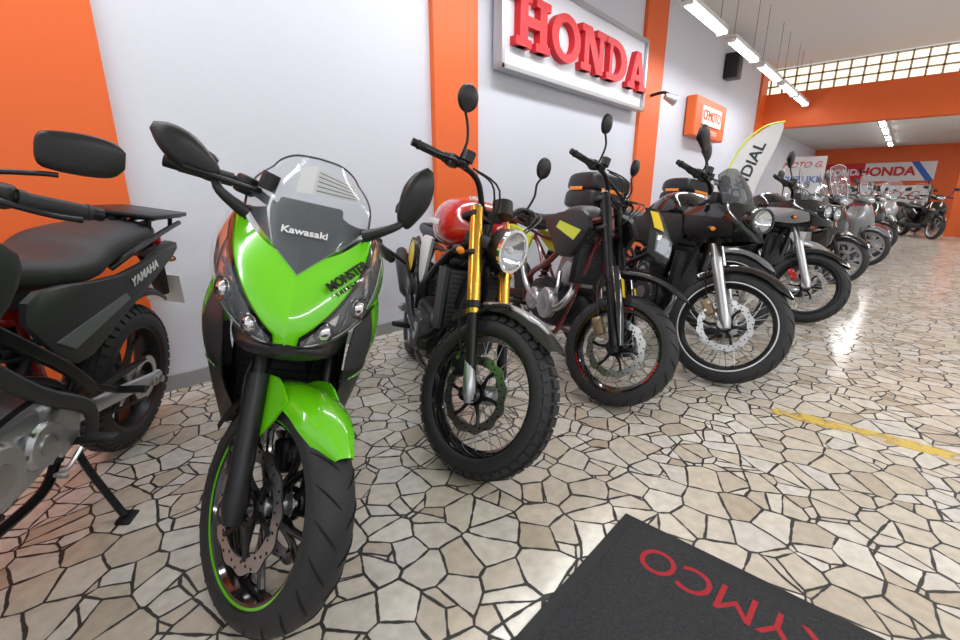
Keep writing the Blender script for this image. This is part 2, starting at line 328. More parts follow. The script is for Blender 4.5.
def chassis(b,wb,Rr,fm=SAT,sam=ALU,seat=.8,peg=-.88,stand=True,sub=-1.45,shock=True,head=None,perim=False,sx=-.8):
    h=head or (b.top-b.u*.1);hx,hz=h.x,h.z
    b.a('steering_head',fm,cyl(h+b.u*.08,h-b.u*.09,.034))
    for sd in (-1,1):
        b.a('frame',fm,tube([(hx,sd*.02,hz+.02),(hx-.12,sd*.1,hz-.06),(-.62,sd*.14,.68),(-.86,sd*.13,.56),(-.92,sd*.12,.42),(-.9,sd*.1,.28)],.019 if not perim else .032,10,5))
        b.a('frame',fm,tube([(hx,sd*.02,hz-.06),(hx-.02,sd*.05,hz-.2),(-.42,sd*.1,.34),(-.5,sd*.11,.24),(-.8,sd*.11,.22),(-.9,sd*.1,.28)],.015,8,5))
        b.a('subframe',fm,tube([(-.75,sd*.12,.62),(-.95,sd*.1,seat-.08),(-1.2,sd*.1,seat-.06),(sub,sd*.09,seat-.01)],.013,8,4))
        b.a('subframe',fm,tube([(-.9,sd*.12,.45),(-1.1,sd*.11,.62),(sub+.12,sd*.1,seat-.05)],.011,8,3))
        b.a('swingarm',sam,tube([(-.9,sd*.07,.38),(-1.05,sd*.10,.385),(-wb+.05,sd*.115,Rr+.01),(-wb-.05,sd*.115,Rr)],[.03,.034,.026,.022],10,4,flat=.6))
        b.a('chain_adjuster',STL,bx((-wb,sd*.13,Rr),(.07,.02,.045),.006));b.a('rear_axle_nut',STL,cyl((-wb,sd*.13,Rr),(-wb,sd*.155,Rr),.016,n=6))
        b.a('footpeg',SAT,cyl((peg,sd*.12,.34),(peg-.02,sd*.25,.345),.013));b.a('footpeg_rubber',RUB,bx((peg-.02,sd*.21,.348),(.035,.09,.022),.006))
        b.a('footpeg_bracket',ALU,plate([(peg-.06,.32),(peg+.03,.3),(peg+.02,.42),(peg-.04,.46)],sd*.11,sd*.125))
    b.a('swingarm',sam,bx((-1.02,0,.385),(.05,.2,.05),.01))
    b.a('chain',SAT,cb(tube([(-.86,.085,.43),(-wb,.085,Rr+.095)],.007,6,1),tube([(-.86,.085,.36),(-wb,.085,Rr-.095)],.007,6,1)))
    b.a('sprocket',STL,xf(lathe([(.098,.002),(.098,-.002),(.07,-.002),(.07,.002)],80,wave=(.03,40,.09)),Mx.Translation((-wb,.085,Rr))))
    if shock:
        b.a('shock_absorber',SAT,cyl((-.96,0,.42),(-.9,0,.72),.022))
        b.a('shock_spring',fm if fm is not SAT else DGR,tube([(-.96+.06*i/60+.032*cos(i*.75),.032*sin(i*.75),.44+.25*i/60) for i in range(61)],.006,6,1))
    if stand:
        ye=.27;ze=ye*tan(rad(b.lean))+.012
        b.a('side_stand',SAT,tube([(sx,.12,.27),(sx+.01,.16,.2),(sx+.04,ye,ze)],.012,8,3));b.a('side_stand_foot',SAT,bx((sx+.045,ye+.01,ze-.004),(.07,.045,.012),.003))
    b.a('gear_lever',ALU,tube([(peg+.02,.17,.33),(peg+.1,.18,.31),(peg+.17,.19,.33),(peg+.18,.225,.335)],.007,6,3))
    b.a('brake_pedal',ALU,tube([(peg+.0,-.16,.33),(peg+.12,-.17,.29),(peg+.18,-.19,.31),(peg+.18,-.23,.31)],.007,6,3))
def header(b,p0,mufl,mm=STL,em=STL,r=.021,rm=.05):
    b.a('exhaust_header',em,tube(p0,r,12,5))
    b.a('muffler',mm,tube(mufl,[rm*.5]+[rm]*(len(mufl)-2)+[rm*.75],20,1));e=V(mufl[-1]);d=(e-V(mufl[-2])).normalized()
    b.a('muffler_tip',HOL,cyl(e+d*.001,e+d*.004,rm*.5))
def radiator(b,c,s,m=SAT):
    b.a('radiator_core',DGR,bx(c,s,.004));
    for i in range(12): b.a('radiator_fins',m,bx((c[0]+s[0]/2+.001,c[1],c[2]-s[2]/2+s[2]*(i+.5)/12),(.004,s[1]*.9,.003)))
    for sd in (-1,1): b.a('radiator_tank',m,bx((c[0],c[1]+sd*s[1]/2,c[2]),(s[0]*1.1,.025,s[2]),.008))
def tail(b,x,z,plate_m=WHT,lic=True,ext=.2):
    b.a('tail_light',RLN,bx((x,0,z),(.03,.12,.045),.012))
    if lic:
        b.a('plate_bracket',BLK,tube([(x+.03,0,z-.03),(x-.06,0,z-.12),(x-ext*.7,0,z-.28)],[.03,.03,.02],8,3,flat=1.6))
        b.a('licence_plate',plate_m,bx((x-ext*.75,0,z-.26),(.004,.17,.17),0,Mx.Rotation(rad(25),3,'Y')))
    for sd in (-1,1): indicator(b,(x-.02,sd*.03,z-.08),sd,s=.8)
# ---------------------------------------------------------------- 1 sport bike
def sport(x,y,h):
    b=Bike('sport_motorcycle',x,y,h,13.5,.30,24.5,33,.66,.105);wb=1.41
    wheel(b,'front_wheel',(0,0,.30),.30,.12,True,'cast',GLB,disc=.15,both_disc=True,groove=True,hw=.62,stripe=GRN,n=5)
    wheel(b,'rear_wheel',(-wb,0,.315),.315,.16,False,'cast',GLB,disc=.11,groove=True,hw=.6,stripe=GRN,n=5)
    fork(b,BLK,SAT,.34,.028,.0205,cal=SAT,cside=(-1,1))
    fender(b,(0,0,.30),.325,53,124,.145,GRN,.05,tip=.3,flare=.1)
    fender(b,(0,0,.30),.320,122,165,.145,BLK,.04,part='fender_rear_section')
    for sd in (-1,1):
        b.a('fender_side',GRN,plate([(.0,.60),(-.04,.50),(-.11,.42),(-.19,.50),(-.17,.585),(-.08,.63)],sd*.076,sd*.083,3),True)
    chassis(b,wb,.315,SAT,SAT,.78,perim=True,head=V((-.27,0,.86)))
    for sd in (-1,1):
        b.a('handlebar',SAT,tube([(-.30,sd*.09,.95),(-.31,sd*.13,1.02),(-.35,sd*.24,1.05),(-.41,sd*.34,1.03)],.0125,10,4),True)
        b.a('grip',RUB,cyl((-.36,sd*.25,1.048),(-.415,sd*.355,1.028),.0175),True);b.a('bar_end',SAT,cyl((-.415,sd*.355,1.028),(-.43,sd*.385,1.023),.016),True)
        b.a('switchgear',BLK,bx((-.35,sd*.22,1.05),(.045,.05,.05),.01),True)
        b.a('lever',SAT,tube([(-.31,sd*.2,1.05),(-.28,sd*.25,1.045),(-.33,sd*.37,1.03)],[.009,.007,.007],8,4),True)
    b.a('brake_reservoir',BLK,cyl((-.3,-.19,1.06),(-.3,-.19,1.105),.023),True)
    Z=Surf([[(.085,0,.775),(.04,.05,.765),(-.05,.12,.775),(-.15,.175,.80),(-.32,.225,.79),(-.52,.25,.73)],
            [(.075,0,.83),(.04,.065,.825),(-.04,.15,.85),(-.15,.20,.885),(-.32,.24,.88),(-.5,.26,.82)],
            [(.01,0,.90),(-.015,.08,.91),(-.085,.155,.94),(-.19,.195,.975),(-.33,.23,.96),(-.48,.25,.90)],
            [(-.055,0,.955),(-.08,.07,.97),(-.15,.13,1.005),(-.24,.175,1.045),(-.36,.195,1.02),(-.46,.22,.96)]])
    b.a('front_cowl',GRN,both(Z.sheet(0,1,0,1,24,18)))
    lo=[(.11,.03),(.27,.03),(.47,.16),(.69,.64)];hi=[(.11,.17),(.25,.41),(.40,.70),(.60,.90)]
    b.a('headlight_housing',GLB,both(Z.strip(lo,hi,.0035,6,8)))
    lo2=[(a+.01,c+.03) for a,c in lo];hi2=[(a-.005,c-.03) for a,c in hi]
    b.a('headlight_lens',LNS,both(Z.strip(lo2,hi2,.014,6,8)))
    b.a('headlight_reflector',LED,both(Z.strip([(.16,.08),(.30,.10)],[(.17,.2),(.29,.38)],.006,4,4)));b.a('headlight_reflector',LED,both(Z.strip([(.34,.14),(.47,.26)],[(.33,.46),(.44,.64)],.006,4,4)));b.a('headlight_reflector',LED,both(Z.strip([(.51,.35),(.62,.58)],[(.48,.70),(.58,.81)],.006,4,4)))
    b.a('running_light',WHT,both(Z.strip([(.15,.05),(.28,.07),(.47,.21),(.66,.66)],[(.15,.07),(.28,.1),(.465,.24),(.655,.68)],.009,6,1)))
    for a,c in ((.25,.21),(.40,.36)):
        p=Z.P(a,c)+Z.N(a,c)*.0;b.a('projector',CHR,both(sph(p,.022)));b.a('projector_ring',GLB,both(xf(lathe([(.021,.004),(.028,.007),(.028,0),(.021,0)],20),Mx.Translation(p+Z.N(a,c)*.006)@Z.N(a,c).to_track_quat('Y','Z').to_matrix().to_4x4())))
    b.a('lower_nose',BLK,both(Z.strip([(0,-.0),(.2,0),(.5,0),(.8,0)],[(0,.04),(.15,.03),(.4,.07),(.8,.14)],.0045,6,3)))
    b.a('chin_cover',BLK,hull([(.06,.755,.03,.012,2),(0,.74,.10,.03,2.2),(-.12,.73,.14,.05,2.4),(-.26,.72,.16,.07,2.4)],20,4))
    b.a('cowl_edge',BLK,both(Z.strip([(.45,.95),(.6,.94),(.8,.95)],[(.45,1),(.6,1),(.8,1)],.004,5,2)))
    S=Surf([[(-.005,0,.918),(-.07,.062,.968),(-.15,.12,1.008),(-.235,.162,1.045)],[(-.105,0,1.025),(-.135,.075,1.045),(-.205,.132,1.075),(-.265,.162,1.095)],
            [(-.215,0,1.13),(-.235,.072,1.135),(-.28,.124,1.135),(-.32,.15,1.13)],[(-.33,0,1.215),(-.34,.06,1.21),(-.365,.10,1.19),(-.385,.122,1.165)]])
    b.a('windscreen',GLS,both(S.sheet(0,1,0,1,12,14,.003,.003)))
    b.a('windscreen_edge',DGR,both(S.sheet(.965,1,.0,1,2,14,.004,.005)));b.a('windscreen_edge',DGR,both(S.sheet(0,1,.985,1,10,1,.004,.005)))
    b.a('windscreen_graphic',BLK,both(S.strip([(0,.03),(.35,.04),(.7,.04),(.95,.04)],[(0,.52),(.3,.48),(.55,.30),(.95,.08)],-.004,5,6)))
    b.a('price_label',PAP,S.strip([(.0,.62),(.7,.58)],[(.0,.9),(.7,.82)],-.005,4,5));b.a('price_label',PAP,mir(S.strip([(.0,.62),(.2,.60)],[(.0,.9),(.2,.87)],-.005,4,5)))
    for k_ in range(5): b.a('label_print',DGR,S.strip([(.06,.65+.045*k_),(.62,.617+.04*k_)],[(.06,.66+.045*k_),(.62,.627+.04*k_)],-.0035,3,1))
    p=S.P(.0,.30)+S.N(.02,.30)*.005;b.text('screen_lettering','Kawasaki',.030,basis(p,(0,1,0),(-.7,0,.7)),WHT,bold=.0006)
    p=Z.P(.29,.70)+Z.N(.29,.70)*.010;tx=(Z.P(.40,.76)-Z.P(.2,.68));ty=Z.P(.3,.85)-Z.P(.3,.6)
    b.text('cowl_lettering','MONSTER',.033,basis(p,tx,ty),GLB,bold=.001,ext=.002)
    p=Z.P(.29,.59)+Z.N(.29,.59)*.009;b.text('cowl_lettering','E N E R G Y',.015,basis(p,tx,ty),GLB,ext=.002)
    Q=Surf([[(-.24,.12,.44),(-.34,.17,.36),(-.52,.185,.30),(-.8,.17,.32)],[(-.12,.15,.60),(-.24,.205,.58),(-.44,.235,.55),(-.64,.22,.52)],
            [(-.06,.15,.72),(-.2,.225,.73),(-.42,.255,.73),(-.66,.235,.68)],[(-.1,.16,.785),(-.24,.215,.815),(-.42,.245,.84),(-.62,.24,.81)]])
    b.a('side_fairing_lower',BLK,both(Q.sheet(0,1,0,.5,14,8)));b.a('side_fairing_upper',GRN,both(Q.sheet(.3,1,.5,1,12,8,.002)))
    b.a('side_fairing_front',DGR,both(Q.sheet(0,.3,.5,1,6,8,.002)));b.a('fairing_stripe',GRN,both(Q.strip([(.1,.40),(.5,.42),(.95,.44)],[(.1,.42),(.5,.45),(.95,.48)],.004,5,2)))
    for sd,ry,my,mz,sc in ((-1,22,.29,1.145,.86),(1,66,.27,1.165,.9)):
        ra=rad(ry);dv=V((0,sd*cos(ra),sin(ra)));c=V((-.18,sd*my,mz));e0=c-dv*.065
        b.a('mirror_stalk',BLK,tube([(-.19,sd*.15,1.03),V((-.16,sd*.2,1.05)).lerp(e0,.3),e0+V((.0,0,-.015)),e0+dv*.03],[.018,.012,.011,.014],10,4))
        g=hull([(-.095,-.02,.004,.01,2),(-.078,-.012,.018,.028,2.6),(0,.0,.032,.048,2.8),(.06,.008,.026,.038,2.6),(.10,.012,.004,.012,2)],18,4)
        M=Mx.Translation(c)@Mx.Rotation(ra*sd,4,'X')@Mx.Rotation(rad(90*sd),4,'Z')@Mx.Scale(sc,4)
        b.a('mirror',BLK,xf(g,M));b.a('mirror_glass',MIR,xf(bx((0,sd*.0295,0),(.14,.003,.066)),M))
    b.a('instrument_panel',BLK,bx((-.3,0,1.04),(.04,.18,.1),.012,Mx.Rotation(rad(-35),3,'Y')))
    engine(b,SAT,SAT,fins=False,twin=True,tilt=15);radiator(b,(-.33,0,.55),(.03,.3,.3))
    b.a('fuel_tank',GRN,hull([(-.36,.90,.05,.04,2.2),(-.45,.93,.14,.09,2.6),(-.6,.93,.17,.12,2.8),(-.76,.90,.13,.11,2.6),(-.88,.84,.08,.05,2.2)],28,5))
    b.a('rider_seat',SEA,hull([(-.8,.83,.07,.02,2.2),(-.9,.80,.11,.05,2.6),(-1.08,.80,.14,.05,2.8),(-1.14,.84,.12,.05,2.5)],24,4))
    b.a('passenger_seat',SEA,hull([(-1.12,.88,.08,.03,2.2),(-1.22,.91,.11,.04,2.6),(-1.42,.94,.08,.03,2.6)],24,4))
    b.a('tail_cowl',GRN,hull([(-1.0,.77,.10,.04,2.5),(-1.2,.83,.13,.05,2.8),(-1.45,.90,.08,.035,2.5),(-1.56,.92,.03,.015,2)],24,4));tail(b,-1.54,.90)
    header(b,[(-.42,.05,.6),(-.34,.05,.45),(-.4,.04,.26),(-.6,0,.2),(-.8,-.08,.2)],[(-.8,-.08,.2),(-.86,-.13,.24),(-1.1,-.16,.3),(-1.2,-.17,.34)],SAT,SAT,rm=.06)
    b.done();return b
# ---------------------------------------------------------------- 2 dual sport (left)
def dual(x,y,h):
    b=Bike('dual_sport_motorcycle',x,y,h,9,.33,27,20,.78,.105);wb=1.5;Rr=.32
    wheel(b,'front_wheel',(0,0,.33),.33,.1,True,knob=True,rm=SAT);wheel(b,'rear_wheel',(-wb,0,Rr),Rr,.14,False,'cast',SAT,knob=True,disc=.12,n=6,hw=.68,stripe=RED)
    fork(b,SAT,SAT,.45);bars(b,.82,.12,.14,mirror='wide',ms=.36,mh=.085,guards=None,msc=.88)
    fender(b,(0,0,.33),.37,30,150,.15,BLK,.04)
    chassis(b,wb,Rr,SAT,ALU,.84,sub=-1.6,sx=-.97,peg=-.92);engine(b,ALU,ALU,x=-.66,z=.42,tilt=12,cover=ALU,hw=.125)
    b.a('clutch_arm',SAT,tube([(-.62,.15,.55),(-.7,.17,.58),(-.8,.17,.57)],.008,6,3));b.a('engine_hose',BLK,tube([(-.5,.12,.64),(-.42,.15,.52),(-.48,.15,.34),(-.62,.14,.29)],.012,8,4))
    b.a('front_sprocket_cover',ALU,plate([(-.78,.35),(-.91,.35),(-.94,.43),(-.88,.50),(-.78,.48)],.11,.155,3,.1))
    for sd in (-1,1):
        b.a('side_frame_rail',DGR,tube([(-.34,sd*.12,.95),(-.5,sd*.17,.8),(-.72,sd*.175,.6),(-.96,sd*.165,.44),(-.98,sd*.15,.30)],.024,8,4,flat=.6))
        b.a('side_frame_rail',SAT,tube([(-.45,sd*.13,.95),(-.62,sd*.17,.8),(-.86,sd*.165,.62),(-1.02,sd*.15,.48)],.02,8,4,flat=.6))
        b.a('side_panel',DGR,plate([(-.75,.78),(-.95,.60),(-1.2,.68),(-1.62,.86),(-1.6,.90),(-1.2,.84),(-.8,.86)],sd*.13,sd*.155,3,.05))
        b.a('side_panel_stripe',GREYP,plate([(-.85,.70),(-.93,.655),(-1.25,.745),(-1.22,.77)],sd*.154,sd*.158))
        b.a('tank_shroud',BLK,plate([(-.30,1.0),(-.22,.86),(-.34,.76),(-.5,.76),(-.66,.86),(-.70,.98),(-.5,1.05)],sd*.14,sd*.185,3,.12))
        b.a('shroud_badge',RED,plate([(-.5,.99),(-.54,.975),(-.60,.99),(-.56,1.005)],sd*.18,sd*.189))
        b.a('grab_rail',SAT,tube([(-1.2,sd*.12,.86),(-1.3,sd*.155,.92),(-1.55,sd*.14,.965),(-1.78,sd*.11,.985)],.011,8,4))
        b.a('rear_fender_side',BLK,plate([(-1.5,.86),(-1.75,.90),(-1.82,.86),(-1.6,.80)],sd*.06,sd*.09,2,.05))
        b.a('passenger_peg',SAT,cb(tube([(-1.0,sd*.13,.5),(-1.15,sd*.15,.42)],.012,8,1),cyl((-1.15,sd*.14,.42),(-1.16,sd*.24,.425),.014)))
    b.a('fuel_tank',BLK,hull([(-.30,.98,.06,.05,2.2),(-.4,1.0,.14,.10,2.6),(-.55,1.0,.16,.11,2.8),(-.7,.95,.13,.10,2.6),(-.8,.90,.09,.05,2.2)],28,5))
    b.a('tank_cap',CHR,cyl((-.5,0,1.11),(-.5,0,1.125),.03))
    b.a('seat',SEA,hull([(-.68,.94,.07,.03,2.2),(-.78,.90,.1,.05,2.8),(-.98,.875,.13,.05,3),(-1.1,.885,.145,.055,3),(-1.2,.92,.14,.06,3),(-1.5,.955,.12,.045,3),(-1.58,.955,.09,.03,2.5)],28,5))
    b.text('seat_panel_lettering','YAMAHA',.05,basis((-1.36,.1585,.822),(-1,0,.25),(0,0,1)),WHT,bold=.001)
    for yy in (-.1,-.05,0,.05,.1): b.a('luggage_rack',SAT,tube([(-1.45,yy,1.0),(-1.6,yy,1.012),(-1.82,yy,1.012)],.007,8,2))
    b.a('luggage_rack_plate',BLK,plate([(-1.48,1.012),(-1.84,1.02),(-1.84,1.032),(-1.5,1.028)],-.12,.12))
    b.a('luggage_rack',SAT,bx((-1.64,0,1.025),(.34,.27,.018),.008));b.a('rack_posts',SAT,both(cb(cyl((-1.5,.11,.93),(-1.5,.11,1.02),.009),cyl((-1.74,.09,.96),(-1.74,.09,1.02),.009))))
    tail(b,-1.72,.90,ext=.22);fender(b,(-wb,0,Rr),.40,70,125,.17,BLK,.03,False,'rear_fender')
    b.a('mono_shock',RED,cyl((-1.0,0,.5),(-.92,0,.75),.03))
    b.a('chain_guard',BLK,plate([(-.95,.46),(-1.3,.45),(-1.45,.43),(-1.3,.425),(-.95,.43)],.1,.12))
    header(b,[(-.5,-.04,.58),(-.36,-.06,.5),(-.38,-.1,.3),(-.7,-.15,.28),(-1.0,-.17,.5)],[(-1.0,-.17,.5),(-1.05,-.185,.55),(-1.4,-.19,.74),(-1.5,-.19,.78)],STL,STL)
    roundlamp(b,b.top+V((.12,0,-.08)));b.a('instrument_panel',BLK,bx(b.top+V((.03,0,.09)),(.08,.2,.09),.02),True)
    radiator(b,(-.36,0,.66),(.03,.26,.2));b.done()
# ---------------------------------------------------------------- 3 scrambler
def scrambler(x,y,h):
    b=Bike('scrambler_motorcycle',x,y,h,10.5,.325,26,34,.73,.105);wb=1.43;Rr=.33
    wheel(b,'front_wheel',(0,0,.325),.325,.115,True,knob=True,rm=GLB,sm=STL,hw=.72,disc=.15,dm=STL);wheel(b,'rear_wheel',(-wb,0,Rr),Rr,.14,False,knob=True,rm=GLB,disc=.11,hw=.62)
    fork(b,SAT,GOLD,.33,.022,.027,usd=True,cal=SAT,clamp=SAT)
    for sd in (-1,1): b.a('fork_lug_casting',ALU,tube([V((.02,sd*.105,.30)),V((.0,sd*.115,.36)),V((-.05,sd*.105,.44))],[.02,.026,.02],10,3),True)
    bars(b,.82,.11,.12,mirror='round',ms=.30,mh=.21,cross=False)
    fender(b,(0,0,.325),.374,62,112,.11,SIL,.012,tip=.5);fender(b,(0,0,.325),.370,50,140,.115,BLK,.035,part='fender_inner')
    b.a('fender_stay',SAT,both(tube([(.0,.06,.69),(-.05,.1,.67),(-.12,.105,.60)],.008,6,3)),True)
    roundlamp(b,b.top+V((.15,0,-.08)),.088,BLK,CHR)
    b.a('headlight_bracket',SAT,both(bx(b.top+V((.06,.1,-.09)),(.14,.008,.05),.003)),True)
    b.a('speedometer',BLK,cyl(b.top+V((.03,.03,.05)),b.top+V((.0,.03,.11)),.045),True)
    for sd in (-1,1): indicator(b,b.top+V((.06,sd*.1,-.16)),sd,True)
    chassis(b,wb,Rr,SAT,SAT,.82,sub=-1.42)
    engine(b,SAT,SAT,fins=False,x=-.6,z=.42,tilt=15,cover=DGR)
    radiator(b,(-.33,0,.63),(.035,.24,.26));b.a('radiator_guard',DGR,both(plate([(-.3,.77),(-.3,.5),(-.4,.48),(-.44,.76)],.125,.14,1)))
    b.a('fuel_tank',RED,hull([(-.30,.94,.06,.05,2.2),(-.40,.955,.15,.11,2.4),(-.54,.955,.175,.125,2.5),(-.70,.93,.14,.10,2.5),(-.82,.88,.07,.05,2.2)],28,5))
    b.a('tank_stripe',WHT,both(bx((-.55,.172,.95),(.2,.008,.025),.002)));b.a('tank_cap',CHR,cyl((-.52,0,1.07),(-.52,0,1.09),.032))
    b.a('seat',SEA,hull([(-.74,.89,.07,.03,2.2),(-.85,.87,.11,.04,3),(-1.1,.87,.125,.04,3),(-1.32,.885,.11,.035,3),(-1.38,.885,.08,.02,2.5)],26,4))
    for i in range(7): b.a('seat_ribs',BLK,bx((-.9-.06*i,0,.909),(.01,.2,.01),.004))
    for sd in (-1,1):
        b.a('number_plate_yellow',YEL,xf(lathe([(0,.008),(.095,.008),(.1,.0),(.095,-.008),(0,-.008)],32,closed=False),Mx.Translation((-1.08,sd*.165,.72))))
        b.a('number_plate_rim',BLK,xf(lathe([(.1,.01),(.108,.01),(.108,-.01),(.1,-.01)],32),Mx.Translation((-1.08,sd*.165,.72))))
        b.a('side_cover',WHT,plate([(-.72,.86),(-.82,.62),(-.95,.64),(-1.0,.84)],sd*.12,sd*.14,3,.08))
    fender(b,(-wb,0,Rr),.46,70,118,.15,BLK,.02,False,'rear_fender');tail(b,-1.45,.83)
    header(b,[(-.5,-.04,.62),(-.36,-.08,.55),(-.42,-.16,.42),(-.7,-.185,.45),(-.85,-.19,.52)],[(-.85,-.19,.52),(-.9,-.195,.55),(-1.25,-.2,.68),(-1.32,-.2,.71)],SAT,SAT,rm=.045)
    b.done()
# ---------------------------------------------------------------- 4 supermoto
def supermoto(x,y,h):
    b=Bike('supermoto_motorcycle',x,y,h,10,.30,26,34,.82,.11);wb=1.42
    wheel(b,'front_wheel',(0,0,.30),.30,.12,True,rm=GLB,hub=SAT,disc=.155,hw=.6,groove=True);wheel(b,'rear_wheel',(-wb,0,.31),.31,.15,False,rm=GLB,hub=SAT,disc=.11,hw=.6)
    for i in range(3):
        t0=rad(-150+i*120);
        for sd in (-1,1): b.a('rim_lettering',RCAL,cb(*[bx(((.222)*cos(t0+k*.09),sd*.0485,.30+(.222)*sin(t0+k*.09)),(.008,.003,.014),0,Mx.Rotation(-(t0+k*.09),3,'Y')) for k in range(7)]),True)
    fork(b,SAT,SAT,.36,.024,.028,usd=True,cal=BRZ,guard=GLB,disc=.155);bars(b,.8,.08,.1,mirror='round',ms=.26,mh=.2,guards=None,cross=True)
    b.a('fork_guard_decal',YEL,both(bx(V((0,.11,.30))+b.u*.3+b.fw*.078,(.004,.035,.1),.001,Mx.Rotation(rad(-26),3,'Y'))),True)
    fender(b,(0,0,.30),.42,55,112,.12,BLK,.02,tip=.4)
    M=Surf([[(.06,0,.80),(.04,.05,.80),(-.03,.085,.82)],[(.04,0,.92),(.02,.07,.92),(-.05,.11,.93)],[(-.06,0,1.05),(-.07,.07,1.05),(-.12,.10,1.04)]])
    b.a('headlight_mask',BLK,both(M.sheet()),True);b.a('headlight_lens',LNS,both(M.sheet(0,.75,.15,.5,8,5,.006,.002)),True);b.a('headlight_reflector',LED,both(M.sheet(0,.7,.18,.46,8,5,.003,.001)),True)
    b.a('mask_stripe',YEL,both(M.sheet(.5,.8,.58,.9,4,5,.004,.002)),True)
    chassis(b,wb,.31,RFR,SAT,.86,sub=-1.5)
    engine(b,SAT,ALU,fins=False,x=-.6,z=.42,tilt=12,cover=ALU)
    radiator(b,(-.36,0,.7),(.03,.26,.24))
    for sd in (-1,1):
        b.a('tank_shroud',BLK,plate([(-.24,.90),(-.36,.74),(-.52,.72),(-.62,.80),(-.75,.92),(-.5,.98),(-.32,.98)],sd*.13,sd*.17,3,.1))
        b.a('shroud_graphic',LYEL,plate([(-.3,.88),(-.36,.82),(-.58,.88),(-.55,.92)],sd*.17,sd*.174))
        b.a('side_panel',LYEL,plate([(-.95,.80),(-1.0,.7),(-1.1,.70),(-1.4,.83),(-1.3,.86)],sd*.12,sd*.14,3,.05))
        b.a('engine_pipe',STL,tube([(-.5,sd*.13,.62),(-.45,sd*.16,.5),(-.55,sd*.16,.38)],.012,8,3))
    b.a('fuel_tank',BLK,hull([(-.36,.95,.05,.04,2.2),(-.46,.96,.12,.07,2.4),(-.62,.95,.12,.07,2.4),(-.78,.92,.07,.03,2.2)],24,4))
    b.a('seat',SEA,hull([(-.6,.98,.06,.02,2.2),(-.75,.95,.08,.03,3),(-1.0,.92,.11,.04,3),(-1.35,.94,.09,.035,3),(-1.5,.95,.06,.015,2.5)],24,4))
    b.a('rear_fender',BLK,hull([(-1.2,.87,.1,.02,3),(-1.45,.9,.09,.02,3),(-1.75,.93,.06,.01,2.5)],16,4));tail(b,-1.66,.89)
    header(b,[(-.5,-.03,.6),(-.38,-.1,.52),(-.45,-.16,.4),(-.8,-.16,.45),(-.95,-.16,.58)],[(-.95,-.16,.58),(-1.0,-.17,.62),(-1.35,-.17,.78),(-1.42,-.17,.81)],ALU,STL,rm=.05)
    b.done()
